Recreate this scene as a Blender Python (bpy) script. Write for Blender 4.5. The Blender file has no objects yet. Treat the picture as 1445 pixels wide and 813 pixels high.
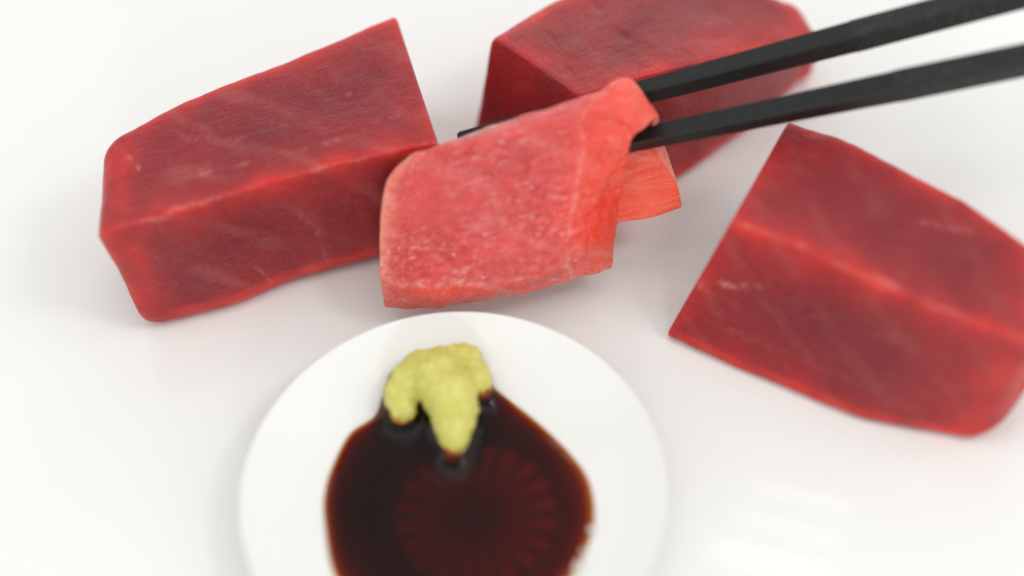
import bpy, bmesh, math, random
from mathutils import Vector, Matrix, noise

scene = bpy.context.scene
STRIPE_W = 0.45
col = scene.collection
MM = 0.001
random.seed(7)

# ------------------------------------------------------------------ camera
CAM_LOC, CAM_X, CAM_Y, CAM_Z = [(0.016234, -0.187853, 0.342225), (0.997564, -0.056434, -0.041002), (0.069756, 0.807046, 0.586353), (-0.0, -0.587785, 0.809017)]
cam_d = bpy.data.cameras.new("camera")
cam_d.lens = 60.0
cam_d.sensor_width = 36.0
cam_d.clip_start = 0.01
cam_d.clip_end = 20.0
cam_d.dof.use_dof = True
cam_d.dof.focus_distance = 0.415
cam_d.dof.aperture_fstop = 2.3
cam = bpy.data.objects.new("camera", cam_d)
col.objects.link(cam)
_m = Matrix((CAM_X, CAM_Y, CAM_Z)).transposed().to_4x4()
_m.translation = CAM_LOC
cam.matrix_world = _m
scene.camera = cam

# ------------------------------------------------------------------ light
world = bpy.data.worlds.new("World")
scene.world = world
world.use_nodes = True
bg = world.node_tree.nodes["Background"]
bg.inputs["Color"].default_value = (0.985, 1.0, 0.985, 1)
bg.inputs["Strength"].default_value = 0.80

def area(name, loc, target, sx, sy, power, colour=(1, 1, 1)):
    d = bpy.data.lights.new(name, "AREA")
    d.shape = "RECTANGLE"
    d.size, d.size_y = sx, sy
    d.energy = power
    d.color = colour
    o = bpy.data.objects.new(name, d)
    col.objects.link(o)
    o.location = loc
    o.rotation_euler = (Vector(target) - Vector(loc)).to_track_quat("-Z", "Y").to_euler()
    return o

area("overhead_softbox", (0.04, 0.03, 1.15), (0.04, 0.08, 0), 1.9, 0.66, 3.3)
area("back_fill", (0.10, 1.35, 0.62), (0.04, 0.10, 0), 1.4, 0.45, 3.2)  # unseen back light added to brighten the far plate
area("right_fill", (1.05, 0.12, 0.55), (0.05, 0.06, 0), 0.9, 0.6, 2.0)  # unseen fill light added to lift the shade under the slice
area("left_fill", (-1.05, -0.05, 0.60), (0.0, 0.05, 0), 0.9, 0.6, 1.7)  # second added side fill, opposite the right one
area("side_glint_lamp", (0.62, -0.12, 0.80), (0.01, 0.02, 0), 0.22, 0.16, 1.5)  # unseen small lamp added for the sauce glint beside the wasabi
area("low_glint_lamp", (0.06, -1.0, 0.28), (0.02, 0.05, 0.02), 0.20, 0.10, 2.0)  # unseen area lamp added in front for wet glints on the slice
# unseen spot lamp added to throw stripes on the plate; mask in light nodes
bl = bpy.data.lights.new("stripe_spot", "SPOT")
bl.energy = STRIPE_W
bl.spot_size = math.radians(9)
bl.spot_blend = 0.1
bl.shadow_soft_size = 0.0008
bl.use_nodes = True
nt = bl.node_tree
em = nt.nodes["Emission"]
tc = nt.nodes.new("ShaderNodeTexCoord")
sp = nt.nodes.new("ShaderNodeSeparateXYZ")
nt.links.new(tc.outputs["Normal"], sp.inputs[0])
def nmath(op, a, b=0.0):
    x = nt.nodes.new("ShaderNodeMath")
    x.operation = op
    for s_, v_ in zip(x.inputs, (a, b)):
        if isinstance(v_, bpy.types.NodeSocket):
            nt.links.new(v_, s_)
        else:
            s_.default_value = v_
    return x.outputs[0]
dz = nmath("ABSOLUTE", sp.outputs["Z"])
du, dv = nmath("DIVIDE", sp.outputs["X"], dz), nmath("DIVIDE", sp.outputs["Y"], dz)
def window(val, c, half, soft):
    q = nt.nodes.new("ShaderNodeMapRange")
    q.interpolation_type = "SMOOTHSTEP"
    q.inputs["From Min"].default_value = half + soft
    q.inputs["From Max"].default_value = half - soft
    nt.links.new(nmath("ABSOLUTE", nmath("SUBTRACT", val, c)), q.inputs["Value"])
    return q.outputs[0]
bars = None
for c_, half_, uc_, ul_, k_ in ((0.019, 0.0042, 0.002, 0.0245, 1.0), (0.0, 0.0046, -0.002, 0.027, 0.75), (-0.021, 0.0075, -0.006, 0.031, 1.0)):
    b_ = nmath("MULTIPLY", nmath("MULTIPLY", window(dv, c_, half_, 0.003), window(du, uc_, ul_, 0.004)), k_)
    bars = b_ if bars is None else nmath("ADD", bars, b_)
nt.links.new(bars, em.inputs["Strength"])
blo = bpy.data.objects.new("stripe_spot", bl)
col.objects.link(blo)
blo.location = (0.0748, -0.0108, 0.45)
blo.rotation_euler = (0, 0, math.radians(-19.6))

scene.view_settings.view_transform = "Standard"
scene.view_settings.look = "None"
scene.view_settings.exposure = -0.15
scene.view_settings.gamma = 1.0
scene.cycles.use_denoising = True
scene.cycles.max_bounces = 10
scene.cycles.transparent_max_bounces = 16
scene.cycles.sample_clamp_indirect = 4.0

# ------------------------------------------------------------------ helpers
def tag(o, label=None, cat=None, group=None, kind=None):
    for k, v in (("label", label), ("category", cat), ("group", group), ("kind", kind)):
        if v:
            o[k] = v
    return o

def empty(name, loc):
    o = bpy.data.objects.new(name, None)
    o.empty_display_size = 0.01
    o.location = loc
    col.objects.link(o)
    return o

def mesh_obj(name, verts, faces, mat, origin=(0, 0, 0), parent=None, smooth=True, attrs=None):
    """verts in world metres; the object's origin is put at `origin`"""
    ox = Vector(origin)
    me = bpy.data.meshes.new(name)
    me.from_pydata([tuple(Vector(v) - ox) for v in verts], [], faces)
    me.update()
    bm = bmesh.new()
    bm.from_mesh(me)
    bmesh.ops.recalc_face_normals(bm, faces=bm.faces)
    bm.to_mesh(me)
    bm.free()
    if smooth:
        me.polygons.foreach_set("use_smooth", [True] * len(me.polygons))
    for k, vals in (attrs or {}).items():
        a = me.attributes.new(k, "FLOAT", "POINT")
        a.data.foreach_set("value", vals)
    me.materials.append(mat)
    o = bpy.data.objects.new(name, me)
    if parent:
        o.parent = parent
        o.location = ox - Vector(parent.location)
    else:
        o.location = ox
    col.objects.link(o)
    return o

def subsurf(o, n=1):
    m = o.modifiers.new("subsurf", "SUBSURF")
    m.levels = m.render_levels = n
    return o

def catmull(pts, n):
    """n samples along a Catmull-Rom curve through pts"""
    p = [Vector(q) for q in pts]
    p = [p[0] * 2 - p[1]] + p + [p[-1] * 2 - p[-2]]
    segs = len(p) - 3
    out = []
    for i in range(n):
        u = i / (n - 1) * segs
        k = min(int(u), segs - 1)
        t = u - k
        a, b, c, d = p[k:k + 4]
        out.append(0.5 * ((2 * b) + (c - a) * t + (2 * a - 5 * b + 4 * c - d) * t * t + (3 * b - a - 3 * c + d) * t ** 3))
    return out

def fbm(v, s, seed=0.0, octv=3):
    return noise.fractal(Vector(v) * s + Vector((seed, seed * 1.7, -seed)), 0.9, 2.0, octv)

class Nodes:
    def __init__(self, name):
        self.m = bpy.data.materials.new(name)
        self.m.use_nodes = True
        self.t = self.m.node_tree
        self.b = self.t.nodes["Principled BSDF"]
        self.out = self.t.nodes["Material Output"]
    def n(self, kind, **kw):
        nd = self.t.nodes.new(kind)
        for k, v in kw.items():
            if hasattr(nd, k):
                setattr(nd, k, v)
            else:
                nd.inputs[k.replace("_", " ")].default_value = v
        return nd
    def l(self, a, b):
        self.t.links.new(a, b)
    def ramp(self, fac, stops):
        r = self.t.nodes.new("ShaderNodeValToRGB")
        e = r.color_ramp.elements
        while len(e) < len(stops):
            e.new(0.5)
        for q, (p, c) in zip(e, stops):
            q.position = p
            q.color = (c[0], c[1], c[2], 1) if hasattr(c, "__len__") else (c, c, c, 1)
        self.l(fac, r.inputs[0])
        return r.outputs["Color"]
    def mix(self, fac, a, b, mode="MIX"):
        x = self.t.nodes.new("ShaderNodeMix")
        x.data_type = "RGBA"
        x.blend_type = mode
        for sock, v in ((x.inputs[0], fac), (x.inputs[6], a), (x.inputs[7], b)):
            if isinstance(v, bpy.types.NodeSocket):
                self.l(v, sock)
            elif hasattr(v, "__len__"):
                sock.default_value = (v[0], v[1], v[2], 1)
            else:
                sock.default_value = v
        return x.outputs[2]
    def math(self, op, a, b=0.0):
        x = self.t.nodes.new("ShaderNodeMath")
        x.operation = op
        for sock, v in zip(x.inputs, (a, b)):
            if isinstance(v, bpy.types.NodeSocket):
                self.l(v, sock)
            else:
                sock.default_value = v
        return x.outputs[0]
    def coords(self, rot=0.0, scale=(1, 1, 1), tilt=0.0):
        tc = self.t.nodes.new("ShaderNodeTexCoord")
        r = self.t.nodes.new("ShaderNodeVectorRotate")
        r.rotation_type = "Z_AXIS"
        r.inputs["Angle"].default_value = -rot
        self.l(tc.outputs["Object"], r.inputs["Vector"])
        mp = self.t.nodes.new("ShaderNodeMapping")
        mp.inputs["Rotation"].default_value = (tilt, 0, 0)
        mp.inputs["Scale"].default_value = scale
        self.l(r.outputs[0], mp.inputs["Vector"])
        return mp.outputs[0]
    def noise(self, vec, scale, detail=4.0, rough=0.55, dist=0.0):
        x = self.n("ShaderNodeTexNoise", Scale=scale, Detail=detail, Roughness=rough, Distortion=dist)
        self.l(vec, x.inputs["Vector"])
        return x.outputs["Fac"]
    def bump(self, h, strength, distance, prev=None):
        b = self.n("ShaderNodeBump", Strength=strength, Distance=distance)
        self.l(h, b.inputs["Height"])
        if prev is not None:
            self.l(prev, b.inputs["Normal"])
        return b.outputs["Normal"]
    def set(self, **kw):
        for k, v in kw.items():
            s = self.b.inputs[k.replace("_", " ")]
            if isinstance(v, bpy.types.NodeSocket):
                self.l(v, s)
            elif hasattr(v, "__len__") and len(v) == 3 and s.type == "RGBA":
                s.default_value = (*v, 1)
            else:
                s.default_value = v

# ------------------------------------------------------------------ materials
def tuna_material(name, ang, deep, mid, edge_glow, pale, veins=0.3, rough=0.36, sss=0.0035, fibre=0.5, seed=0.0, wet=(0.06, 0.34)):
    N = Nodes(name)
    iso = N.coords(ang)
    sh = N.n("ShaderNodeVectorMath", operation="ADD")
    N.l(iso, sh.inputs[0])
    sh.inputs[1].default_value = (seed, seed * 0.7, seed * 0.3)
    iso = sh.outputs[0]
    st = N.n("ShaderNodeVectorMath", operation="MULTIPLY")
    N.l(iso, st.inputs[0])
    st.inputs[1].default_value = (0.13, 1.0, 1.0)
    lng = st.outputs[0]
    big = N.noise(iso, 42.0, 3.0, 0.5, 0.6)
    base = N.ramp(big, [(0.22, deep), (0.78, mid)])
    # translucent glow along the cut edges, painted into the base colour
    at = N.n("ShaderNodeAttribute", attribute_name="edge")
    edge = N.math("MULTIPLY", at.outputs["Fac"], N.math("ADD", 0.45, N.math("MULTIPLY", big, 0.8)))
    base = N.mix(edge, base, edge_glow)
    # long muscle fibres
    fib = N.noise(lng, 420.0, 5.0, 0.6, 0.3)
    base = N.mix(N.math("MULTIPLY", N.ramp(fib, [(0.45, 0.0), (0.75, 1.0)]), fibre * 0.5), base, mid)
    # pale sheets of connective tissue between the muscle blocks
    wv = N.n("ShaderNodeTexWave", wave_type="BANDS", bands_direction="DIAGONAL", Scale=34.0, Distortion=5.5, Detail=3.0, Detail_Scale=0.9)
    N.l(iso, wv.inputs["Vector"])
    vein = N.ramp(wv.outputs["Fac"], [(0.72, 0.0), (0.98, 1.0)])
    broken = N.ramp(N.noise(iso, 90.0, 2.0), [(0.42, 0.0), (0.62, 1.0)])
    base = N.mix(N.math("MULTIPLY", N.math("MULTIPLY", vein, broken), veins), base, pale)
    grain = N.ramp(N.noise(iso, 1000.0, 4.0, 0.7), [(0.50, 0.0), (0.70, 1.0)])
    base = N.mix(N.math("MULTIPLY", grain, 0.07), base, pale)
    dusk = N.ramp(N.noise(iso, 620.0, 4.0, 0.65), [(0.32, 1.0), (0.50, 0.0)])
    base = N.mix(N.math("MULTIPLY", dusk, 0.18), base, deep)
    pa = N.n("ShaderNodeAttribute", attribute_name="pale")
    sl = N.n("ShaderNodeAttribute", attribute_name="slit")
    gaps = N.ramp(N.noise(iso, 700.0, 3.0, 0.6), [(0.40, 0.1), (0.62, 1.0)])
    base = N.mix(N.math("MULTIPLY", N.math("MULTIPLY", pa.outputs["Fac"], gaps), 1.0), base, pale)
    base = N.mix(N.math("MULTIPLY", sl.outputs["Fac"], 0.85), base, (0.20, 0.006, 0.010))
    # fat flecks
    fl = N.ramp(N.noise(iso, 1300.0, 2.0), [(0.70, 0.0), (0.76, 1.0)])
    fl = N.math("MULTIPLY", fl, N.math("ADD", 0.05, N.math("MULTIPLY", at.outputs["Fac"], 0.5)))
    base = N.mix(fl, base, pale)
    nb = N.bump(N.noise(iso, 650.0, 5.0, 0.65), 0.35, 0.0006)
    nb = N.bump(fib, 0.30, 0.0008, nb)
    hair = N.noise(lng, 1500.0, 3.0, 0.6, 0.2)
    nb = N.bump(hair, 0.2, 0.0003, nb)
    base = N.mix(N.math("MULTIPLY", N.ramp(hair, [(0.55, 0.0), (0.75, 1.0)]), 0.09), base, pale)
    sheen = N.ramp(N.noise(iso, 80.0, 4.0, 0.6, 0.5), [(0.30, wet[0]), (0.70, wet[1])])
    rg = N.math("ADD", rough - 0.08, N.math("MULTIPLY", N.noise(iso, 300.0, 3.0), 0.18))
    N.set(Base_Color=base, Roughness=rg, Subsurface_Weight=0.85, Subsurface_Radius=(1.0, 0.16, 0.12), Subsurface_Scale=sss,
          Specular_IOR_Level=0.4, Normal=nb, Coat_Normal=nb, Coat_Weight=sheen, Coat_Roughness=0.36)
    return N.m

ANG_A = math.radians(16)
ANG_B = math.radians(30)
ANG_C = math.radians(-33)
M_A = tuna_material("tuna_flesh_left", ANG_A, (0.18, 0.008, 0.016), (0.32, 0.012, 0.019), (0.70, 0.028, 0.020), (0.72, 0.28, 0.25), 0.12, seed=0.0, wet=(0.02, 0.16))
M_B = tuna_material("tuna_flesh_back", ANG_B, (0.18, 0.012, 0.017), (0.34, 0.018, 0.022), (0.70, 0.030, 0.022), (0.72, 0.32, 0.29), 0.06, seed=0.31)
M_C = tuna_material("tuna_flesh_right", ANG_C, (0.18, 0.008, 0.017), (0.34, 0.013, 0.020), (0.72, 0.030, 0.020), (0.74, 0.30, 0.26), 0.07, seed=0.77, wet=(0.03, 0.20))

ZONE_SHIFT = (0.0, 0.03, 0.11)
def slice_material():
    N = Nodes("tuna_slice_flesh")
    iso = N.coords(math.radians(12))
    st = N.n("ShaderNodeVectorMath", operation="MULTIPLY")
    N.l(iso, st.inputs[0])
    st.inputs[1].default_value = (0.16, 1.0, 1.0)
    lng = st.outputs[0]
    big = N.noise(iso, 70.0, 3.0, 0.55, 0.8)
    base = N.ramp(big, [(0.32, (0.62, 0.028, 0.028)), (0.68, (0.73, 0.052, 0.044))])
    side = N.n("ShaderNodeAttribute", attribute_name="side")
    base = N.mix(side.outputs["Fac"], base, (0.99, 0.075, 0.020))  # orange cut side; the rear flap's backlit glow is put into this colour
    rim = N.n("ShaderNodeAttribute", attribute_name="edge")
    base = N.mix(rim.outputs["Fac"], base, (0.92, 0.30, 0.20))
    fib = N.noise(lng, 520.0, 5.0, 0.62, 0.4)
    base = N.mix(N.math("MULTIPLY", N.ramp(fib, [(0.48, 0.0), (0.72, 1.0)]), N.math("SUBTRACT", 0.35, N.math("MULTIPLY", side.outputs["Fac"], 0.31))), base, (0.82, 0.12, 0.10))
    wv = N.n("ShaderNodeTexWave", wave_type="BANDS", bands_direction="DIAGONAL", Scale=22.0, Distortion=6.0, Detail=2.0, Detail_Scale=1.0)
    N.l(iso, wv.inputs["Vector"])
    vein = N.ramp(wv.outputs["Fac"], [(0.93, 0.0), (0.995, 1.0)])
    base = N.mix(N.math("MULTIPLY", vein, 0.10), base, (0.9, 0.42, 0.38))
    fl = N.ramp(N.noise(iso, 1500.0, 2.0), [(0.66, 0.0), (0.74, 1.0)])
    base = N.mix(N.math("MULTIPLY", fl, 0.3), base, (0.95, 0.6, 0.55))
    rub = N.noise(lng, 260.0, 4.0, 0.6, 0.8)
    fine = N.noise(iso, 1400.0, 4.0, 0.7)
    nb = N.bump(rub, 0.7, 0.0013)
    st2 = N.n("ShaderNodeVectorMath", operation="MULTIPLY")
    N.l(iso, st2.inputs[0])
    st2.inputs[1].default_value = (0.38, 1.0, 1.0)
    pits = N.ramp(N.noise(st2.outputs[0], 900.0, 3.0, 0.6, 0.5), [(0.52, 0.0), (0.64, 1.0)])
    zo = N.n('ShaderNodeVectorMath', operation='ADD')
    N.l(iso, zo.inputs[0])
    zo.inputs[1].default_value = ZONE_SHIFT
    zone = N.ramp(N.noise(zo.outputs[0], 60.0, 2.0, 0.5), [(0.32, 0.0), (0.58, 1.0)])
    zone = N.math("MULTIPLY", zone, N.math("SUBTRACT", 1.0, side.outputs["Fac"]))
    nb = N.bump(N.math("MULTIPLY", pits, zone), 0.8, 0.0007, nb)
    glint = N.ramp(N.noise(st2.outputs[0], 950.0, 4.0, 0.68, 0.4), [(0.57, 0.0), (0.665, 1.0)])
    glint = N.math("MULTIPLY", glint, N.math("ADD", 0.05, N.math("MULTIPLY", zone, 0.54)))
    base = N.mix(glint, base, (0.96, 0.62, 0.57))  # wet glints and pale flecks painted into the base colour
    silver = N.ramp(N.noise(lng, 760.0, 4.0, 0.64, 0.6), [(0.55, 0.0), (0.66, 1.0)])
    silver = N.math("MULTIPLY", N.math("MULTIPLY", silver, N.math("SUBTRACT", 1.0, side.outputs["Fac"])), 0.12)
    base = N.mix(silver, base, (0.92, 0.48, 0.45))  # silvery wet sheen in streaks, painted into the base colour
    stripe = N.ramp(N.noise(lng, 330.0, 3.0, 0.5, 0.2), [(0.42, 0.0), (0.60, 1.0)])
    back = N.n("ShaderNodeAttribute", attribute_name="back")
    base = N.mix(N.math("MULTIPLY", N.math("MULTIPLY", stripe, back.outputs["Fac"]), 0.55), base, (1.0, 0.13, 0.045))
    nb = N.bump(fine, 0.3, 0.0004, nb)
    ln = N.n("ShaderNodeAttribute", attribute_name="crease")
    gap = N.ramp(N.noise(iso, 380.0, 3.0), [(0.44, 0.0), (0.66, 1.0)])
    base = N.mix(N.math("MULTIPLY", N.math("MULTIPLY", ln.outputs["Fac"], gap), 0.6), base, (0.93, 0.50, 0.42))
    rg = N.math("ADD", 0.14, N.math("MULTIPLY", N.noise(iso, 420.0, 3.0), 0.22))
    N.set(Base_Color=base, Roughness=rg, Subsurface_Weight=0.9, Subsurface_Radius=(1.0, 0.2, 0.12), Subsurface_Scale=0.0045,
          Specular_IOR_Level=0.55, Normal=nb, Coat_Normal=nb, Coat_Weight=N.math("SUBTRACT", 0.7, N.math("MULTIPLY", side.outputs["Fac"], 0.45)), Coat_Roughness=0.11)
    return N.m
M_SLICE = slice_material()

def ceramic(name, c, rough):
    N = Nodes(name)
    v = N.coords()
    nb = N.bump(N.noise(v, 60.0, 2.0), 0.012, 0.0008)
    k = N.ramp(N.noise(v, 25.0, 3.0), [(0.3, c), (0.7, tuple(min(1, x * 1.015) for x in c))])
    N.set(Base_Color=k, Roughness=rough, Specular_IOR_Level=0.5, Normal=nb)
    return N.m
M_PLATE = ceramic("white_glazed_plate", (0.875, 0.875, 0.85), 0.04)
M_DISH = ceramic("white_porcelain", (0.845, 0.84, 0.815), 0.13)

def soy_material():
    N = Nodes("soy_sauce")
    N.t.nodes.remove(N.b)
    fr = N.n("ShaderNodeFresnel", IOR=1.36)
    tr = N.n("ShaderNodeBsdfTransparent")
    gl = N.n("ShaderNodeBsdfGlossy", Roughness=0.03)
    mx = N.n("ShaderNodeMixShader")
    geo = N.n("ShaderNodeNewGeometry")
    N.l(N.math("MULTIPLY", fr.outputs[0], N.math("SUBTRACT", 1.0, geo.outputs["Backfacing"])), mx.inputs[0])
    N.l(tr.outputs[0], mx.inputs[1])
    N.l(gl.outputs[0], mx.inputs[2])
    N.l(mx.outputs[0], N.out.inputs["Surface"])
    ab = N.n("ShaderNodeVolumeAbsorption", Density=1800.0)
    ab.inputs["Color"].default_value = (0.66, 0.06, 0.0, 1)
    ab2 = N.n("ShaderNodeVolumeAbsorption", Density=2800.0)
    ab2.inputs["Color"].default_value = (1.0, 1.0, 0.0, 1)
    add = N.n("ShaderNodeAddShader")
    N.l(ab.outputs[0], add.inputs[0])
    N.l(ab2.outputs[0], add.inputs[1])
    N.l(add.outputs[0], N.out.inputs["Volume"])
    return N.m
M_SOY = soy_material()

def wasabi_material():
    N = Nodes("wasabi_paste")
    v = N.coords()
    c = N.ramp(N.noise(v, 500.0, 4.0, 0.6), [(0.3, (0.64, 0.59, 0.10)), (0.7, (0.79, 0.74, 0.23))])
    c = N.mix(N.ramp(N.noise(v, 1800.0, 2.0), [(0.62, 0.0), (0.7, 1.0)]), c, (0.84, 0.81, 0.45))
    soak = N.n("ShaderNodeAttribute", attribute_name="soak")
    sk = N.math("MULTIPLY", soak.outputs["Fac"], N.ramp(N.noise(v, 420.0, 3.0), [(0.35, 0.0), (0.6, 1.0)]))
    c = N.mix(sk, c, (0.34, 0.12, 0.012))
    nb = N.bump(N.noise(v, 900.0, 4.0, 0.65), 0.7, 0.0008)
    N.set(Base_Color=c, Roughness=0.30, Subsurface_Weight=0.6, Subsurface_Radius=(1.0, 0.9, 0.3), Subsurface_Scale=0.0012, Normal=nb)
    return N.m
M_WASABI = wasabi_material()

def black_material(name, speck):
    N = Nodes(name)
    v = N.coords()
    c = N.ramp(N.noise(v, 900.0, 3.0), [(0.3, (0.010, 0.011, 0.0105)), (0.7, (0.016, 0.017, 0.0165))])
    nb = N.bump(N.noise(v, 1500.0, 4.0, 0.7), 0.35 if speck else 0.15, 0.0004)
    if speck:
        sp = N.ramp(N.noise(v, 1900.0, 2.0, 0.6), [(0.57, 0.0), (0.70, 1.0)])
        c = N.mix(N.math("MULTIPLY", sp, 0.8), c, (0.13, 0.14, 0.14))
    N.set(Base_Color=c, Roughness=0.46 if speck else 0.40, Specular_IOR_Level=0.28, Normal=nb)
    return N.m
M_STICK = black_material("black_lacquer", False)
M_GRIP = black_material("black_speckled_grip", True)

def bubble_material():
    N = Nodes("foam_bubble")
    N.set(Base_Color=(0.86, 0.80, 0.70), Roughness=0.12, Transmission_Weight=0.35, IOR=1.2)
    return N.m
M_BUBBLE = bubble_material()

def table_material():
    N = Nodes("pale_table_top")
    v = N.coords(0.0, (1, 12, 1))
    c = N.ramp(N.noise(v, 8.0, 6.0, 0.6, 0.5), [(0.3, (0.70, 0.69, 0.66)), (0.7, (0.78, 0.77, 0.74))])
    N.set(Base_Color=c, Roughness=0.5)
    return N.m
M_TABLE = table_material()

# ------------------------------------------------------------------ measured shapes (millimetres)
SLICE = [[(-14.88, 53.42, 5.79), (-6.69, 50.8, 7.59), (3.63, 50.47, 8.59), (13.95, 51.4, 9.27), (23.43, 52.52, 10.08), (30.52, 53.48, 11.4),
  (36.2, 56.19, 9.65), (40.61, 59.28, 7.57)],
 [(-14.86, 54.42, 15.78), (-6.76, 50.42, 16.58), (3.32, 49.53, 17.18), (14.26, 50.13, 17.61), (24.14, 51.67, 19.72), (31.04, 54.13, 21.76),
  (36.99, 57.31, 19.12), (41.96, 61.45, 15.95)],
 [(-14.08, 61.73, 24.19), (-5.0, 58.03, 25.21), (5.02, 57.12, 25.78), (15.38, 57.61, 26.14), (25.11, 58.19, 27.54), (31.6, 60.11, 29.19),
  (37.93, 62.3, 27.07), (42.95, 65.52, 23.85)],
 [(-12.42, 67.54, 31.5), (-2.47, 65.08, 33.42), (7.54, 64.82, 34.47), (17.53, 65.6, 35.03), (26.69, 66.03, 36.09), (32.83, 66.36, 36.57),
  (39.2, 67.42, 35.12), (44.64, 68.46, 32.78)],
 [(-10.11, 70.18, 35.89), (0.09, 69.42, 39.04), (10.1, 69.8, 40.56), (19.74, 70.85, 41.32), (28.85, 71.41, 42.22), (34.64, 71.75, 42.71),
  (41.24, 72.03, 41.68), (46.15, 71.48, 40.54)],
 [(-6.88, 72.23, 38.0), (2.52, 72.16, 41.65), (12.53, 72.8, 43.35), (22.53, 74.36, 44.49), (30.87, 75.75, 45.5), (37.05, 76.86, 46.55),
  (43.84, 77.41, 46.46), (49.45, 73.5, 42.63)],
 [(-4.36, 73.82, 37.91), (4.99, 76.12, 39.58), (14.32, 78.15, 41.06), (23.3, 79.93, 42.35), (32.13, 81.85, 43.75), (39.78, 83.71, 45.1),
  (46.9, 85.19, 46.18), (52.94, 77.98, 40.94)],
 [(-2.34, 77.21, 31.11), (6.34, 79.47, 32.75), (15.81, 81.13, 33.95), (24.44, 82.84, 35.19), (33.07, 84.54, 36.43), (40.84, 86.16, 37.61),
  (48.54, 86.96, 38.19), (54.01, 79.52, 32.78)],
 [(3.75, 74.59, 22.41), (10.66, 74.9, 22.63), (17.62, 75.89, 23.35), (26.29, 76.79, 24.01), (34.11, 77.74, 24.7), (41.93, 78.69, 25.38),
  (50.48, 78.21, 25.03), (57.12, 75.47, 23.04)],
 [(6.41, 67.32, 14.65), (13.29, 66.94, 14.37), (20.22, 67.24, 14.59), (28.88, 67.45, 14.75), (35.81, 67.76, 14.97), (42.75, 68.06, 15.19),
  (50.56, 68.46, 15.48), (58.13, 70.13, 16.69)]]
UPPER = [(5.75, 90.27, 22.67), (99.74, 89.58, 50.6), (174.52, 86.28, 74.16)]
LOWER = [(14.4, 78.44, 25.2), (107.78, 75.62, 47.87), (181.77, 74.75, 64.55)]
BLOCK_A = [[(-73.62, 89.87, 36.0), (-61.08, 97.88, 36.0), (-44.9, 105.29, 36.0), (-27.49, 113.01, 36.0), (-9.15, 122.35, 36.0)],
 [(-72.5, 60.22, 36.0), (-56.66, 64.26, 36.0), (-38.7, 70.31, 36.0), (-20.41, 75.16, 36.0), (0.28, 78.33, 36.0)],
 [(-67.35, 55.59, 0.0), (-52.8, 58.83, 0.0), (-36.23, 65.65, 0.0), (-17.57, 70.21, 0.0), (2.19, 74.08, 0.0)],
 [(-73.62, 86.87, 0), (-61.08, 94.88, 0), (-44.9, 102.29, 0), (-27.49, 110.01, 0), (-9.15, 119.35, 0)]]
BLOCK_C = [[(86.09, 80.41, 34.0), (97.77, 73.51, 34.0), (110.12, 62.77, 34.0), (122.27, 51.71, 34.0), (130.9, 41.29, 34.0)],
 [(67.64, 49.96, 34.0), (81.78, 41.99, 34.0), (94.43, 32.15, 34.0), (108.26, 22.66, 34.0), (124.7, 13.19, 34.0)],
 [(52.05, 41.28, 0.0), (66.57, 31.89, 0.0), (81.96, 22.25, 0.0), (95.58, 14.52, 0.0), (114.97, 8.74, 0.0)],
 [(84.09, 74.41, 0), (95.77, 67.51, 0), (108.12, 56.77, 0), (120.27, 45.71, 0), (128.9, 35.29, 0)]]
BLOCK_B = [[(16.19, 114.66, 35.0), (33.6, 127.26, 34.0), (54.24, 134.27, 32.0), (76.72, 136.23, 28.0), (92.22, 131.73, 23.0)],
 [(36.23, 92.42, 35.0), (50.49, 97.15, 34.0), (65.96, 102.32, 32.0), (82.33, 109.91, 27.0), (96.51, 118.87, 21.0)],
 [(37.44, 70.98, 0.0), (55.41, 85.43, 0.0), (71.55, 97.77, 0.0), (87.3, 110.61, 0.0), (97.37, 120.86, 0.0)],
 [(8.41, 105.99, 0.0), (33.6, 127.26, 0), (54.24, 134.27, 0), (76.72, 136.23, 0), (92.22, 131.73, 0)]]
MARKS_A = [([(-73.1, 80.86, 36.0), (-69.64, 77.47, 36.0)], 0.5, 0.0, 1), ([(-54.88, 74.6, 36.0), (-52.73, 75.05, 36.0)], 0.7, 0.2, 1),
 ([(-47.18, 74.55, 36.0), (-36.42, 79.27, 36.0), (-23.79, 81.22, 36.0), (-8.46, 88.81, 36.0)], 0.5, -0.15, 0.45),
 ([(-61.3, 86.92, 36.0), (-47.53, 83.4, 36.0), (-35.77, 87.94, 36.0)], 0.5, -0.1, 0.35),
 ([(-32.61, 102.7, 36.0), (-23.86, 94.85, 36.0), (-8.3, 98.04, 36.0)], 0.5, -0.1, 0.3),
 ([(-64.28, 62.37, 34.47), (-64.21, 61.27, 26.41)], 0.4, 0.1, 0.6),
 ([(-53.63, 64.19, 25.54), (-45.83, 64.49, 11.56), (-43.3, 64.39, 5.55)], 0.5, -0.1, 0.35),
 ([(-36.41, 69.6, 28.96), (-31.08, 69.71, 18.66), (-27.62, 68.82, 5.11)], 0.5, -0.1, 0.35),
 ([(-71.22, 59.5, 28.16), (-63.59, 60.11, 16.66), (-51.57, 62.33, 7.86)], 0.5, -0.1, 0.3),
 ([(-72.5, 60.22, 36.0), (-56.66, 64.26, 36.0), (-38.7, 70.31, 36.0), (-20.41, 75.16, 36.0), (0.28, 78.33, 36.0)], 0.55, 0.1, 0.55)]
MARKS_B = [([(41.57, 125.29, 31.92), (43.87, 120.51, 32.17), (46.33, 116.06, 32.37), (48.01, 111.15, 32.68)], 0.8, -0.9, -1),
 ([(29.02, 113.09, 34.08), (32.49, 107.15, 34.34), (34.43, 100.29, 34.8)], 0.6, -0.4, -0.6),
 ([(62.13, 107.15, 31.88), (66.09, 103.37, 31.89)], 0.5, -0.3, -0.5),
 ([(58.32, 120.83, 30.94), (70.62, 117.86, 30.19), (81.86, 120.46, 29.02)], 0.5, -0.1, 0.3)]
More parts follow.
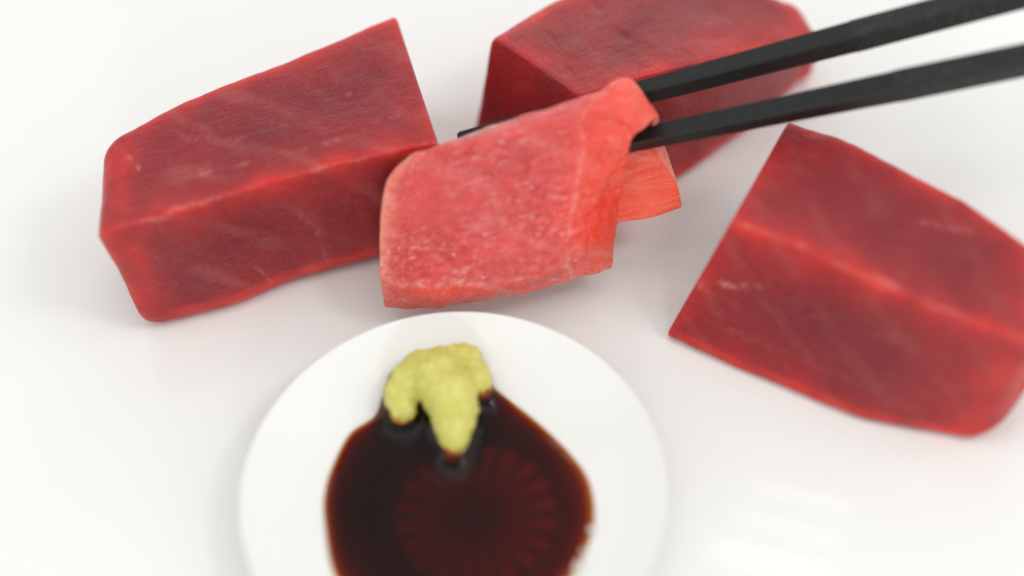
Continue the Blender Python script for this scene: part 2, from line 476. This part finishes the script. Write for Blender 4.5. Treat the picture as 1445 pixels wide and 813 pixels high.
MARKS_C = [([(73.31, 59.27, 34.0), (83.42, 52.49, 34.0), (95.72, 48.49, 34.0), (109.62, 45.21, 34.0), (120.51, 42.01, 34.0)], 0.8, -0.45, -0.25),
 ([(109.7, 45.61, 34.0), (120.59, 42.4, 34.0)], 0.5, 0.15, 0.7), ([(95.27, 32.47, 34.0), (100.27, 29.7, 34.0), (103.76, 27.46, 34.0)], 0.6, 0.2, 0.9),
 ([(60.97, 45.79, 17.73), (65.26, 43.44, 18.75), (74.61, 39.3, 22.77)], 0.5, 0.1, 0.8),
 ([(78.76, 36.35, 22.46), (81.7, 34.09, 21.93)], 0.4, 0.1, 0.5),
 ([(115.39, 14.51, 27.7), (120.51, 13.55, 32.35), (123.21, 13.57, 35.8)], 0.5, 0.1, 0.7),
 ([(74.32, 37.37, 18.77), (88.97, 29.5, 22.5), (106.0, 18.22, 22.79), (119.62, 10.13, 24.79)], 0.5, -0.1, 0.25),
 ([(62.09, 40.76, 9.69), (80.35, 28.77, 10.23), (99.41, 15.76, 9.84)], 0.5, -0.1, 0.2),
 ([(67.64, 49.96, 34.0), (81.78, 41.99, 34.0), (94.43, 32.15, 34.0), (108.26, 22.66, 34.0), (124.7, 13.19, 34.0)], 0.55, 0.1, 0.55)]
SOY = [(-12.35, 34.0), (-14.74, 31.02), (-16.13, 26.41), (-17.99, 22.87), (-23.6, 18.71), (-27.82, 9.83), (-29.38, 2.96), (-29.32, -3.35), (-27.35, -16.1),
 (-22.55, -24.59), (-14.21, -31.5), (-2.94, -34.79), (8.45, -33.7), (18.63, -28.55), (25.64, -20.86), (29.32, -13.75), (31.14, -7.04), (30.61, 1.65),
 (27.18, 9.12), (20.81, 17.77), (14.0, 24.9), (9.23, 29.03), (6.38, 32.44), (-2.24, 35.17)]
BUBBLES = [(29.88, -10.86, 6.4), (27.59, -15.97, 6.2), (26.4, -19.19, 6.3), (25.68, -20.51, 6.0)]
WASABI = [[(-5.02, 32.37, 9.0, 4.6), (-8.85, 29.6, 9.5, 4.6), (-10.93, 26.06, 9.2, 4.3), (-10.93, 22.43, 8.2, 3.6)],
 [(-6.6, 32.25, 10.0, 4.2), (-2.32, 28.87, 11.0, 5.7), (0.12, 23.23, 11.0, 6.0), (0.95, 17.4, 9.5, 4.8), (0.7, 13.61, 8.0, 3.2),
  (0.03, 10.63, 6.8, 1.9)],
 [(-1.97, 34.11, 9.0, 4), (3.86, 34.22, 9.0, 4.2), (6.09, 29.53, 8.0, 3.6), (7.03, 26.1, 6.8, 2.6)]]
ROS = (4.7, -4.24, 4.0)

# ------------------------------------------------------------------ table and plate
def slab(name, x0, x1, y0, y1, z0, z1, mat):
    bm = bmesh.new()
    bmesh.ops.create_cube(bm, size=1.0)
    for v in bm.verts:
        v.co = Vector((x0 + (v.co.x + .5) * (x1 - x0), y0 + (v.co.y + .5) * (y1 - y0), z0 + (v.co.z + .5) * (z1 - z0)))
    bmesh.ops.bevel(bm, geom=bm.edges[:], offset=0.004, segments=3, affect="EDGES")
    me = bpy.data.meshes.new(name)
    bm.to_mesh(me)
    bm.free()
    me.materials.append(mat)
    o = bpy.data.objects.new(name, me)
    col.objects.link(o)
    return o
tag(slab("table_top", -1.1, 1.1, -0.8, 1.1, -0.050, -0.018, M_TABLE), kind="structure")

def build_plate():
    """big rounded rectangular serving plate; its raised rim is outside the picture"""
    hx, hy, cx, cy = 0.30, 0.225, 0.02, 0.10
    prof = [(0.0, -0.0), (-0.055, 0.0), (-0.045, 0.0006), (-0.030, 0.0035), (-0.014, 0.0085), (-0.004, 0.0125), (0.0, 0.0132), (0.003, 0.0120),
            (0.0015, 0.0085), (-0.012, 0.0010), (-0.030, -0.0075), (-0.050, -0.0120), (-0.054, -0.0178), (-0.060, -0.0178), (-0.064, -0.0115)]
    verts, faces = [], []
    n = 24
    def ring(off, z):
        r = 0.085 + off
        out = []
        for q, (sx, sy) in enumerate(((1, 1), (-1, 1), (-1, -1), (1, -1))):
            for k in range(n):
                a = (q + k / (n - 1)) * math.pi / 2
                out.append((cx + sx * (hx - 0.085) + r * math.cos(a), cy + sy * (hy - 0.085) + r * math.sin(a), z))
        return out
    m = 4 * n
    for off, z in prof[1:]:
        verts += ring(off, z)
    for i in range(len(prof) - 2):
        for k in range(m):
            a, b = i * m + k, i * m + (k + 1) % m
            faces.append((a, b, b + m, a + m))
    faces.append(tuple(range(m)))
    faces.append(tuple(range((len(prof) - 2) * m, (len(prof) - 1) * m))[::-1])
    o = mesh_obj("serving_plate", verts, faces, M_PLATE, (cx, cy, -0.0178))
    return tag(o, "large glossy white serving plate under the tuna blocks and the small dish", "plate")
build_plate()

# ------------------------------------------------------------------ blocks of tuna
def tuna_block(curves, mat, label, end0, end1, radii, seed, marks):
    n = 120
    rails = [catmull([Vector(p) * MM for p in c], n) for c in curves]
    NA, NE = 6, 24
    def section(q):
        pts, at = [], []
        for i in range(4):
            p, pr, nx = q[i], q[i - 1], q[(i + 1) % 4]
            r = radii[i] * MM
            a = p + (pr - p).normalized() * min(r, (pr - p).length * .45)
            b = p + (nx - p).normalized() * min(r, (nx - p).length * .45)
            for k in range(NA):
                t = k / (NA - 1)
                pts.append(a * (1 - t) ** 2 + p * 2 * t * (1 - t) + b * t * t)
                at.append((i, 0.0))
            rn = radii[(i + 1) % 4] * MM
            c = nx + (p - nx).normalized() * min(rn, (nx - p).length * .45)
            for k in range(1, NE):
                t = k / NE
                w = b.lerp(c, t)
                d = min((w - p).length, (w - nx).length)
                pts.append(w)
                at.append((i if (w - p).length < (w - nx).length else (i + 1) % 4, d))
        return pts, at
    secs, ats = [], []
    for j in range(n):
        s, a = section([r[j] for r in rails])
        secs.append(s)
        ats.append(a)
    def cap(sec, axis, bulge, inset):
        c = sum(sec, Vector()) / len(sec)
        out = []
        for k in range(1, 7):
            th = k / 6 * math.pi / 2
            ins, off = inset * MM * (1 - math.cos(th)), bulge * MM * math.sin(th)
            out.append([p + (c - p).normalized() * min(ins, (c - p).length * .5) + axis * off for p in sec])
        last = out[-1]
        for f in (0.75, 0.5, 0.25, 0.04):
            out.append([(c + axis * bulge * MM).lerp(p, f) + axis * bulge * MM * 0.12 * (1 - f) for p in last])
        return out
    c0, c1 = (sum(secs[k], Vector()) / len(secs[k]) for k in (0, -1))
    cA, cB = sum(secs[3], Vector()) / len(secs[3]), sum(secs[-4], Vector()) / len(secs[-4])
    cap0, cap1 = cap(secs[0], (c0 - cA).normalized(), *end0), cap(secs[-1], (c1 - cB).normalized(), *end1)
    full = cap0[::-1] + secs + cap1
    fa = [ats[0]] * len(cap0) + ats + [ats[-1]] * len(cap1)
    m = len(secs[0])
    nsec = len(full)
    length = sum((rails[1][k + 1] - rails[1][k]).length for k in range(n - 1))
    lines = [([Vector(q) * MM for q in pts], wd * MM, dp * MM, kd) for pts, wd, dp, kd in marks]
    def mark_at(p):
        pale = slit = off = 0.0
        for pts, wd, dp, kd in lines:
            for a_, b_ in zip(pts, pts[1:]):
                ab = b_ - a_
                u_ = max(0.0, min(1.0, (p - a_).dot(ab) / ab.length_squared))
                g_ = math.exp(-((p - a_ - ab * u_).length / wd) ** 2)
                if g_ > 0.02:
                    off = dp * g_ if abs(dp * g_) > abs(off) else off
                    if kd > 0:
                        pale = max(pale, kd * g_)
                    else:
                        slit = max(slit, -kd * g_)
        return pale, slit, off
    verts, edge, pales, slits = [], [], [], []
    for j, (s, a) in enumerate(zip(full, fa)):
        jj = j - len(cap0)
        de = min(abs(jj), abs(n - 1 - jj)) / n * length if 0 <= jj < n else 0.0
        for p, (ci, d) in zip(s, a):
            w = fbm(p, 45.0, seed, 2) * 0.0004 + fbm(p, 190.0, seed + 3, 3) * 0.0002
            c = (rails[0][max(0, min(n - 1, jj))] + rails[2][max(0, min(n - 1, jj))]) * .5
            wig = Vector((fbm(p, 150, seed + 20, 2), fbm(p, 150, seed + 21, 2), fbm(p, 150, seed + 22, 2))) * 0.0012
            pl, sl, off = mark_at(p + wig)
            pales.append(pl)
            slits.append(sl)
            verts.append(p + (p - c).normalized() * (w + off))
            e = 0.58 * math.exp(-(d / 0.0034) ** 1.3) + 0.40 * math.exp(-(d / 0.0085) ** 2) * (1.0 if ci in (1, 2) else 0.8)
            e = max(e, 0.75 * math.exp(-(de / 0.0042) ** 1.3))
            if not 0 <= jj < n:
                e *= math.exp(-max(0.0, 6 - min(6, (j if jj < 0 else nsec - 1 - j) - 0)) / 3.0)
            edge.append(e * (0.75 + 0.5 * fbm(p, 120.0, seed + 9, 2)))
    verts = [Vector((v.x, v.y, max(v.z, 0.0002))) for v in verts]
    faces = []
    for j in range(nsec - 1):
        for k in range(m):
            faces.append((j * m + k, j * m + (k + 1) % m, (j + 1) * m + (k + 1) % m, (j + 1) * m + k))
    faces += [tuple(range(m))[::-1], tuple(range((nsec - 1) * m, nsec * m))]
    base = sum(verts, Vector()) / len(verts)
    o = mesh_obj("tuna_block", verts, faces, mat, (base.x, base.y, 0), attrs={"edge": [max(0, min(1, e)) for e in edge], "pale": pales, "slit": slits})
    subsurf(o, 1)
    return tag(o, label, "raw tuna", "blocks of raw tuna on the plate")

tuna_block(BLOCK_A, M_A, "long red tuna block with a pale ridge, left of the held slice", (7.0, 5.0), (1.0, 1.1), (2.5, 1.0, 6, 4), 1.0, MARKS_A)
tuna_block(BLOCK_B, M_B, "tuna block behind the chopsticks with a dark cut end and greyish top", (0.8, 1.0), (5.5, 8.0), (3.5, 1.2, 4, 4), 5.0, MARKS_B)
tuna_block(BLOCK_C, M_C, "broad tuna block below the chopsticks, at the right edge of the photo", (0.8, 1.2), (9.5, 14.0), (3, 1.3, 4, 4), 9.0, MARKS_C)

# ------------------------------------------------------------------ the small dish
R_DISH, R_WELL = 0.0475, 0.0200
def dish_z(r):
    if r <= R_WELL:
        return 0.0036
    t = (r - R_WELL) / (0.0462 - R_WELL)
    return 0.0036 + 0.0066 * t ** 1.55

def lathe(name, prof, mat, origin, parent=None, n=144):
    verts, faces = [], []
    for r, z in prof:
        for k in range(n):
            a = 2 * math.pi * k / n
            verts.append((r * math.cos(a), r * math.sin(a), z))
    m = len(prof)
    for i in range(m - 1):
        for k in range(n):
            a, b = i * n + k, i * n + (k + 1) % n
            faces.append((a, b, b + n, a + n))
    faces.append(tuple(range(n)))
    faces.append(tuple(range((m - 1) * n, m * n))[::-1])
    return mesh_obj(name, verts, faces, mat, origin, parent)

dish = empty("sauce_dish", (0, 0, 0.0003))
tag(dish, "small round white porcelain dish holding dark soy sauce", "dish")
prof = [(0.0005, dish_z(0))] + [(R_WELL * k / 5, dish_z(0)) for k in range(1, 6)]
prof += [(R_WELL + (0.0462 - R_WELL) * k / 22, dish_z(R_WELL + (0.0462 - R_WELL) * k / 22)) for k in range(1, 23)]
prof += [(0.0468, 0.01055), (0.0473, 0.0107), (0.0475, 0.0105), (0.0474, 0.0101), (0.0466, 0.0096), (0.042, 0.0072), (0.034, 0.0045), (0.027, 0.0025), (0.0245, 0.0016),
         (0.024, 0.0004), (0.0215, 0.0004), (0.0205, 0.0014), (0.001, 0.0014)]
lathe("bowl", prof, M_DISH, (0, 0, 0.0003), dish)

# moulded flower in the bottom of the dish, seen through the sauce
rx, ry = ROS[0] * MM, ROS[1] * MM
zb = 0.0036
verts, faces = [], []
N_P = 20
ring = []
def disc(r0, h, n=40):
    vs, fs = [], []
    for i, (r, z) in enumerate(((r0, -0.0004), (r0, h * .5), (r0 * .93, h * .8), (r0 * .5, h), (0.0002, h * .15))):
        for k in range(n):
            a = 2 * math.pi * k / n
            vs.append((rx + r * math.cos(a), ry + r * math.sin(a), zb + z))
    for i in range(4):
        for k in range(n):
            fs.append((i * n + k, i * n + (k + 1) % n, (i + 1) * n + (k + 1) % n, (i + 1) * n + k))
    fs += [tuple(range(n))[::-1], tuple(range(4 * n, 5 * n))]
    return vs, fs
vs, fs = disc(0.0192, 0.0005)
rosette = mesh_obj("flower_relief", vs, fs, M_DISH, (rx, ry, zb), dish)
pv, pf = [], []
NR, NC = 9, 7
for i in range(NR):
    u = i / (NR - 1)
    r = 0.0060 + 0.0128 * u
    hw = (0.0011 + 0.0021 * u ** 0.9) * math.sqrt(max(0.02, 1 - max(0, (u - .72) / .29) ** 2))
    for k in range(NC):
        s = -1 + 2 * k / (NC - 1)
        pv.append((r, hw * s, -0.0003 + (0.0006 + 0.00072 * (0.35 + .65 * u)) * math.sqrt(max(0.0, 1 - s * s)) * (1 if u < .9 else .55) ))
for i in range(NR - 1):
    for k in range(NC - 1):
        a = i * NC + k
        pf.append((a, a + 1, a + NC + 1, a + NC))
pme = None
for q in range(N_P):
    if pme is None:
        p = mesh_obj("petal", pv, pf, M_DISH)
        pme = p
    else:
        p = pme.copy()
        col.objects.link(p)
    p.parent = rosette
    p.location = (0, 0, 0)
    p.rotation_euler = (0, 0, 2 * math.pi * q / N_P + 0.1)

# ------------------------------------------------------------------ soy sauce
def closed_curve(pts, per):
    n = len(pts)
    out = []
    for k in range(n):
        a, b, c, d = (Vector(pts[(k + j) % n]) for j in (-1, 0, 1, 2))
        for s in range(per):
            t = s / per
            out.append(0.5 * ((2 * b) + (c - a) * t + (2 * a - 5 * b + 4 * c - d) * t * t + (3 * b - a - 3 * c + d) * t ** 3))
    return out
WAS = [[Vector(p[:3]) * MM for p in path] for path in WASABI]
WRAD = [[p[3] * MM for p in path] for path in WASABI]
def wasabi_dist(x, y):
    best = 1.0
    for path, rad in zip(WAS, WRAD):
        for k in range(len(path) - 1):
            for s in range(5):
                t = s / 4
                c = path[k].lerp(path[k + 1], t)
                r = rad[k] * (1 - t) + rad[k + 1] * t
                best = min(best, math.hypot(x - c.x, y - c.y) - r * 0.9)
    return best
SOY_LEVEL = 0.0036 + 0.0027
def build_soy():
    out = closed_curve([Vector((x * MM, y * MM)) for x, y in SOY], 12)
    m = len(out)
    c = Vector((rx, ry))
    fr = [1.0, .995, .988] + [.98 - .022 * q for q in range(43)] + [.01]
    verts, faces = [], []
    def top(p, d):
        zd = dish_z(p.length) + 0.0003
        film = zd + 0.00003 + 0.0017 * (1 - math.exp(-(d / 0.0026) ** 1.6))
        z = max(film, SOY_LEVEL - 0.014 * p.x)
        k = min(1.0, d / 0.0034)
        z = film + (z - film) * k * k * (3 - 2 * k)
        w = wasabi_dist(p.x, p.y)
        if w < 0.006:
            z += 0.0028 * math.exp(-max(0, w) / 0.0018)
        return z
    for f in fr:
        for q in out:
            p = c.lerp(q, f)
            d = (q - p).length * 0.92
            verts.append((p.x, p.y, top(p, d) if f < 1 else dish_z(p.length) + 0.0003 - 0.0002))
    for i in range(len(fr) - 1):
        for k in range(m):
            a, b = i * m + k, i * m + (k + 1) % m
            faces.append((a, b, b + m, a + m))
    e = (len(fr) - 1) * m
    faces.append(tuple(range(e, e + m)))
    base = len(verts)                         # underside, a hair inside the glaze
    low = [1.0, .96, .92, .88, .84, .8, .75, .7, .65, .6, .5, .4, .2, .02]
    for f in low[1:]:
        for q in out:
            p = c.lerp(q, f)
            verts.append((p.x, p.y, dish_z(p.length) + 0.0003 - 0.0005))
    for i in range(len(low) - 1):
        for k in range(m):
            a = (k if i == 0 else base + (i - 1) * m + k)
            b = ((k + 1) % m if i == 0 else base + (i - 1) * m + (k + 1) % m)
            a2, b2 = base + i * m + k, base + i * m + (k + 1) % m
            faces.append((a2, b2, b, a))
    faces.append(tuple(range(base + (len(low) - 2) * m, base + (len(low) - 1) * m))[::-1])
    soy = empty("soy_sauce", (rx, ry, zb))
    tag(soy, "dark translucent pool of soy sauce in the small white dish", "soy sauce")
    mesh_obj("liquid", verts, faces, M_SOY, (rx, ry, zb), soy)
    bub = None
    for (x, y, z), r in zip(BUBBLES, (0.9, 0.6, 1.1, 0.8)):
        if bub is None:
            bm = bmesh.new()
            bmesh.ops.create_icosphere(bm, subdivisions=3, radius=0.001)
            me = bpy.data.meshes.new("bubble")
            bm.to_mesh(me)
            bm.free()
            me.polygons.foreach_set("use_smooth", [True] * len(me.polygons))
            me.materials.append(M_BUBBLE)
            bub = o = bpy.data.objects.new("bubble", me)
        else:
            o = bub.copy()
        col.objects.link(o)
        o.parent = soy
        o.location = Vector((x * MM, y * MM, dish_z(math.hypot(x, y) * MM) + 0.0008)) - Vector(soy.location)
        o.scale = (r, r, r * .8)
build_soy()

# ------------------------------------------------------------------ wasabi
def build_wasabi():
    bm = bmesh.new()
    for path, rad in zip(WAS, WRAD):
        for k in range(len(path) - 1):
            for s in range(4):
                t = s / 4
                p = path[k].lerp(path[k + 1], t)
                r = rad[k] * (1 - t) + rad[k + 1] * t
                j = Vector((fbm(p, 300, 1), fbm(p, 300, 5), fbm(p, 300, 8))) * 0.0007
                bmesh.ops.create_icosphere(bm, subdivisions=3, radius=r * (0.93 + 0.14 * random.random()), matrix=Matrix.Translation(p + j))
            bmesh.ops.create_icosphere(bm, subdivisions=3, radius=rad[k + 1], matrix=Matrix.Translation(path[k + 1]))
    for v in bm.verts:                        # sits on the glaze
        v.co.z = max(v.co.z, dish_z(math.hypot(v.co.x, v.co.y)) - 0.0004)
    me = bpy.data.meshes.new("tmp")
    bm.to_mesh(me)
    bm.free()
    tmp = bpy.data.objects.new("tmp", me)
    col.objects.link(tmp)
    r = tmp.modifiers.new("r", "REMESH")
    r.mode = "VOXEL"
    r.voxel_size = 0.00045
    s = tmp.modifiers.new("s", "SMOOTH")
    s.factor, s.iterations = 0.6, 6
    dg = bpy.context.evaluated_depsgraph_get()
    new = bpy.data.meshes.new_from_object(tmp.evaluated_get(dg))
    bpy.data.objects.remove(tmp)
    nrm = [v.normal.copy() for v in new.vertices]
    soak = []
    for v, nn in zip(new.vertices, nrm):
        v.co += nn * (fbm(v.co, 260, 2, 3) * 0.0003 + fbm(v.co, 800, 4, 4) * 0.0005)
        hgt = v.co.z - max(SOY_LEVEL, dish_z(math.hypot(v.co.x, v.co.y)) + 0.0010)
        soak.append(max(0.0, min(1.0, 1.15 - hgt / 0.0024)))
    faces = [tuple(p.vertices) for p in new.polygons]
    verts = [v.co.copy() for v in new.vertices]
    o = mesh_obj("wasabi", verts, faces, M_WASABI, (WAS[1][2].x, WAS[1][2].y, 0.005), attrs={"soak": soak})
    tag(o, "lump of pale green wasabi paste drooping into the soy sauce", "wasabi")
build_wasabi()

# ------------------------------------------------------------------ chopsticks
def chopstick(ctrl, width, roll, label, taper):
    tip, brk, end = (Vector(p) * MM for p in ctrl)
    L = 0.235
    ax = (brk - tip).normalized()
    Lb = (brk - tip).length
    v = Vector(CAM_LOC) - brk
    up = (v - ax * v.dot(ax)).normalized()
    side = ax.cross(up).normalized()
    a = math.radians(roll)
    e1, e2 = side * math.cos(a) + up * math.sin(a), up * math.cos(a) - side * math.sin(a)
    root = empty("chopstick", tip)
    tag(root, label, "chopstick", "pair of black chopsticks")
    def bar(name, stations, mat):
        verts, faces = [], []
        ch = 0.13
        prof = [(1, 1 - ch), (1 - ch, 1), (-1 + ch, 1), (-1, 1 - ch), (-1, -1 + ch), (-1 + ch, -1), (1 - ch, -1), (1, -1 + ch)]
        for s, w in stations:
            for u, v in prof:
                verts.append(tip + ax * s + e1 * u * w / 2 + e2 * v * w / 2)
        for i in range(len(stations) - 1):
            for k in range(8):
                faces.append((i * 8 + k, i * 8 + (k + 1) % 8, (i + 1) * 8 + (k + 1) % 8, (i + 1) * 8 + k))
        faces += [tuple(range(8))[::-1], tuple(range((len(stations) - 1) * 8, len(stations) * 8))]
        return mesh_obj(name, verts, faces, mat, tip, root, smooth=False)
    w0 = width * taper
    bar("shaft", [(0.0, w0 * .8), (0.0006, w0)] + [(Lb * k / 12, w0 + (width - w0) * k / 12) for k in range(1, 13)], M_STICK)
    bar("grip", [(Lb - 0.0002, width * .98), (Lb + 0.0003, width * 1.035)] + [(Lb + (L - Lb) * k / 6, width * 1.035 + width * .08 * k / 6) for k in range(1, 6)] + [(L - .0006, width * 1.12), (L, width * 1.04)], M_GRIP)
    return root
chopstick(UPPER, 0.0056, 40, "black chopstick behind the slice, the farther and higher of the pair", 0.60)
chopstick(LOWER, 0.0056, 30, "black chopstick running under the fold of the slice, nearer of the pair", 0.58)

# ------------------------------------------------------------------ the slice
def build_slice():
    T = 0.0038
    rows = [[Vector(p) * MM for p in r] for r in SLICE]
    NU, NV = 90, 120
    rows_u = [catmull(r, NU) for r in rows]
    cols = [catmull([rows_u[i][k] for i in range(len(rows_u))], NV) for k in range(NU)]     # cols[u][v]
    P = [[cols[u][v] for u in range(NU)] for v in range(NV)]
    eye = Vector(CAM_LOC)
    def nrm(v, u):
        du = P[v][min(u + 1, NU - 1)] - P[v][max(u - 1, 0)]
        dv = P[min(v + 1, NV - 1)][u] - P[max(v - 1, 0)][u]
        return du.cross(dv).normalized()
    Nn = [[nrm(v, u) for u in range(NU)] for v in range(NV)]
    for _ in range(3):                         # relax the normals before thickening
        Nn = [[sum((Nn[max(0, min(NV - 1, v + a))][max(0, min(NU - 1, u + b))] for a in (-1, 0, 1) for b in (-1, 0, 1)), Vector()).normalized()
               for u in range(NU)] for v in range(NV)]
    verts, edge, side, crease, back = [], [], [], [], []
    def add(p, e, s, c=0.0, b=0.0):
        crease.append(c)
        back.append(b)
        verts.append(p)
        edge.append(e)
        side.append(s)
        return len(verts) - 1
    outer = [[0] * NU for _ in range(NV)]
    inner = [[0] * NU for _ in range(NV)]
    for v in range(NV):
        for u in range(NU):
            p, n = P[v][u], Nn[v][u]
            fu, fv = u / (NU - 1), v / (NV - 1)
            w = fbm(p, 130, 2, 3) * 0.0005 + fbm(p, 420, 6, 3) * 0.00022
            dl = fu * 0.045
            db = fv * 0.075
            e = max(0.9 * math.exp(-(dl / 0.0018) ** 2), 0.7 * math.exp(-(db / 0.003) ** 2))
            s = 1 / (1 + math.exp(-(fu - 0.70) * 16))
            s = max(s * 0.65, 1 / (1 + math.exp(-(fv - 0.74) * 30)))
            uc = 5.0 / 7 - 0.03 * math.sin(fv * 14) + 0.02 * fbm(p, 160, 11, 3) + (0.07 * max(0.0, fv - .5))
            vc = 1.0 / 9 + 0.012 * math.sin(fu * 9) + 0.012 * fbm(p, 160, 14, 3)
            k1 = math.exp(-((fu - uc) * 0.045 / 0.00055) ** 2) * (1 if fv < .62 else 0)
            k2 = math.exp(-((fv - vc) * 0.075 / 0.0006) ** 2) * max(0.0, min(1.0, (0.82 - fu) * 8))
            # small wrinkles where the flesh bends over the chopstick
            wr = math.exp(-((fu - .88) / .10) ** 2) * math.exp(-((fv - .50) / .07) ** 2)
            w += 0.00015 * max(k1, k2) - 0.0005 * wr * max(0, math.sin(fv * 95 + fu * 6))
            if fv < vc:
                s = max(s, 0.35)
                e *= 0.3
            outer[v][u] = add(p + n * w, e, s, max(k1, k2))
            th = T * (0.85 + 0.15 * min(1, min(fu, 1 - fu) * 8))
            th *= 1 - 0.55 * math.exp(-((fu - 1) / 0.14) ** 2) * math.exp(-((fv - 0.66) / 0.13) ** 2)
            inner[v][u] = add(p - n * (th + w * .3), e, 1.0, 0.0, 1.0)
    faces = []
    for v in range(NV - 1):
        for u in range(NU - 1):
            faces.append((outer[v][u], outer[v][u + 1], outer[v + 1][u + 1], outer[v + 1][u]))
            faces.append((inner[v + 1][u], inner[v + 1][u + 1], inner[v][u + 1], inner[v][u]))
    loop = [(0, u) for u in range(NU)] + [(v, NU - 1) for v in range(1, NV)] + [(NV - 1, u) for u in range(NU - 2, -1, -1)] + [(v, 0) for v in range(NV - 2, 0, -1)]
    mid = []
    for v, u in loop:
        o, i = verts[outer[v][u]], verts[inner[v][u]]
        out = Vector()
        if u == 0: out += P[v][0] - P[v][1]
        if u == NU - 1: out += P[v][-1] - P[v][-2]
        if v == 0: out += P[0][u] - P[1][u]
        if v == NV - 1: out += P[-1][u] - P[-2][u]
        out = out.normalized() * T * 0.12
        mid.append([add(o.lerp(i, f) + out * (1 if .2 < f < .8 else .8), 0.8, .6) for f in (.12, .5, .88)])
    m = len(loop)
    for k in range(m):
        a, b = loop[k], loop[(k + 1) % m]
        ca = [outer[a[0]][a[1]]] + mid[k] + [inner[a[0]][a[1]]]
        cb = [outer[b[0]][b[1]]] + mid[(k + 1) % m] + [inner[b[0]][b[1]]]
        for q in range(4):
            faces.append((ca[q], ca[q + 1], cb[q + 1], cb[q]))
    c = sum(verts, Vector()) / len(verts)
    o = mesh_obj("tuna_slice", verts, faces, M_SLICE, c, attrs={"edge": edge, "side": side, "crease": crease, "back": back})
    subsurf(o, 1)
    tag(o, "thick pink-red slice of raw tuna folded over and gripped by black chopsticks", "raw tuna")
build_slice()
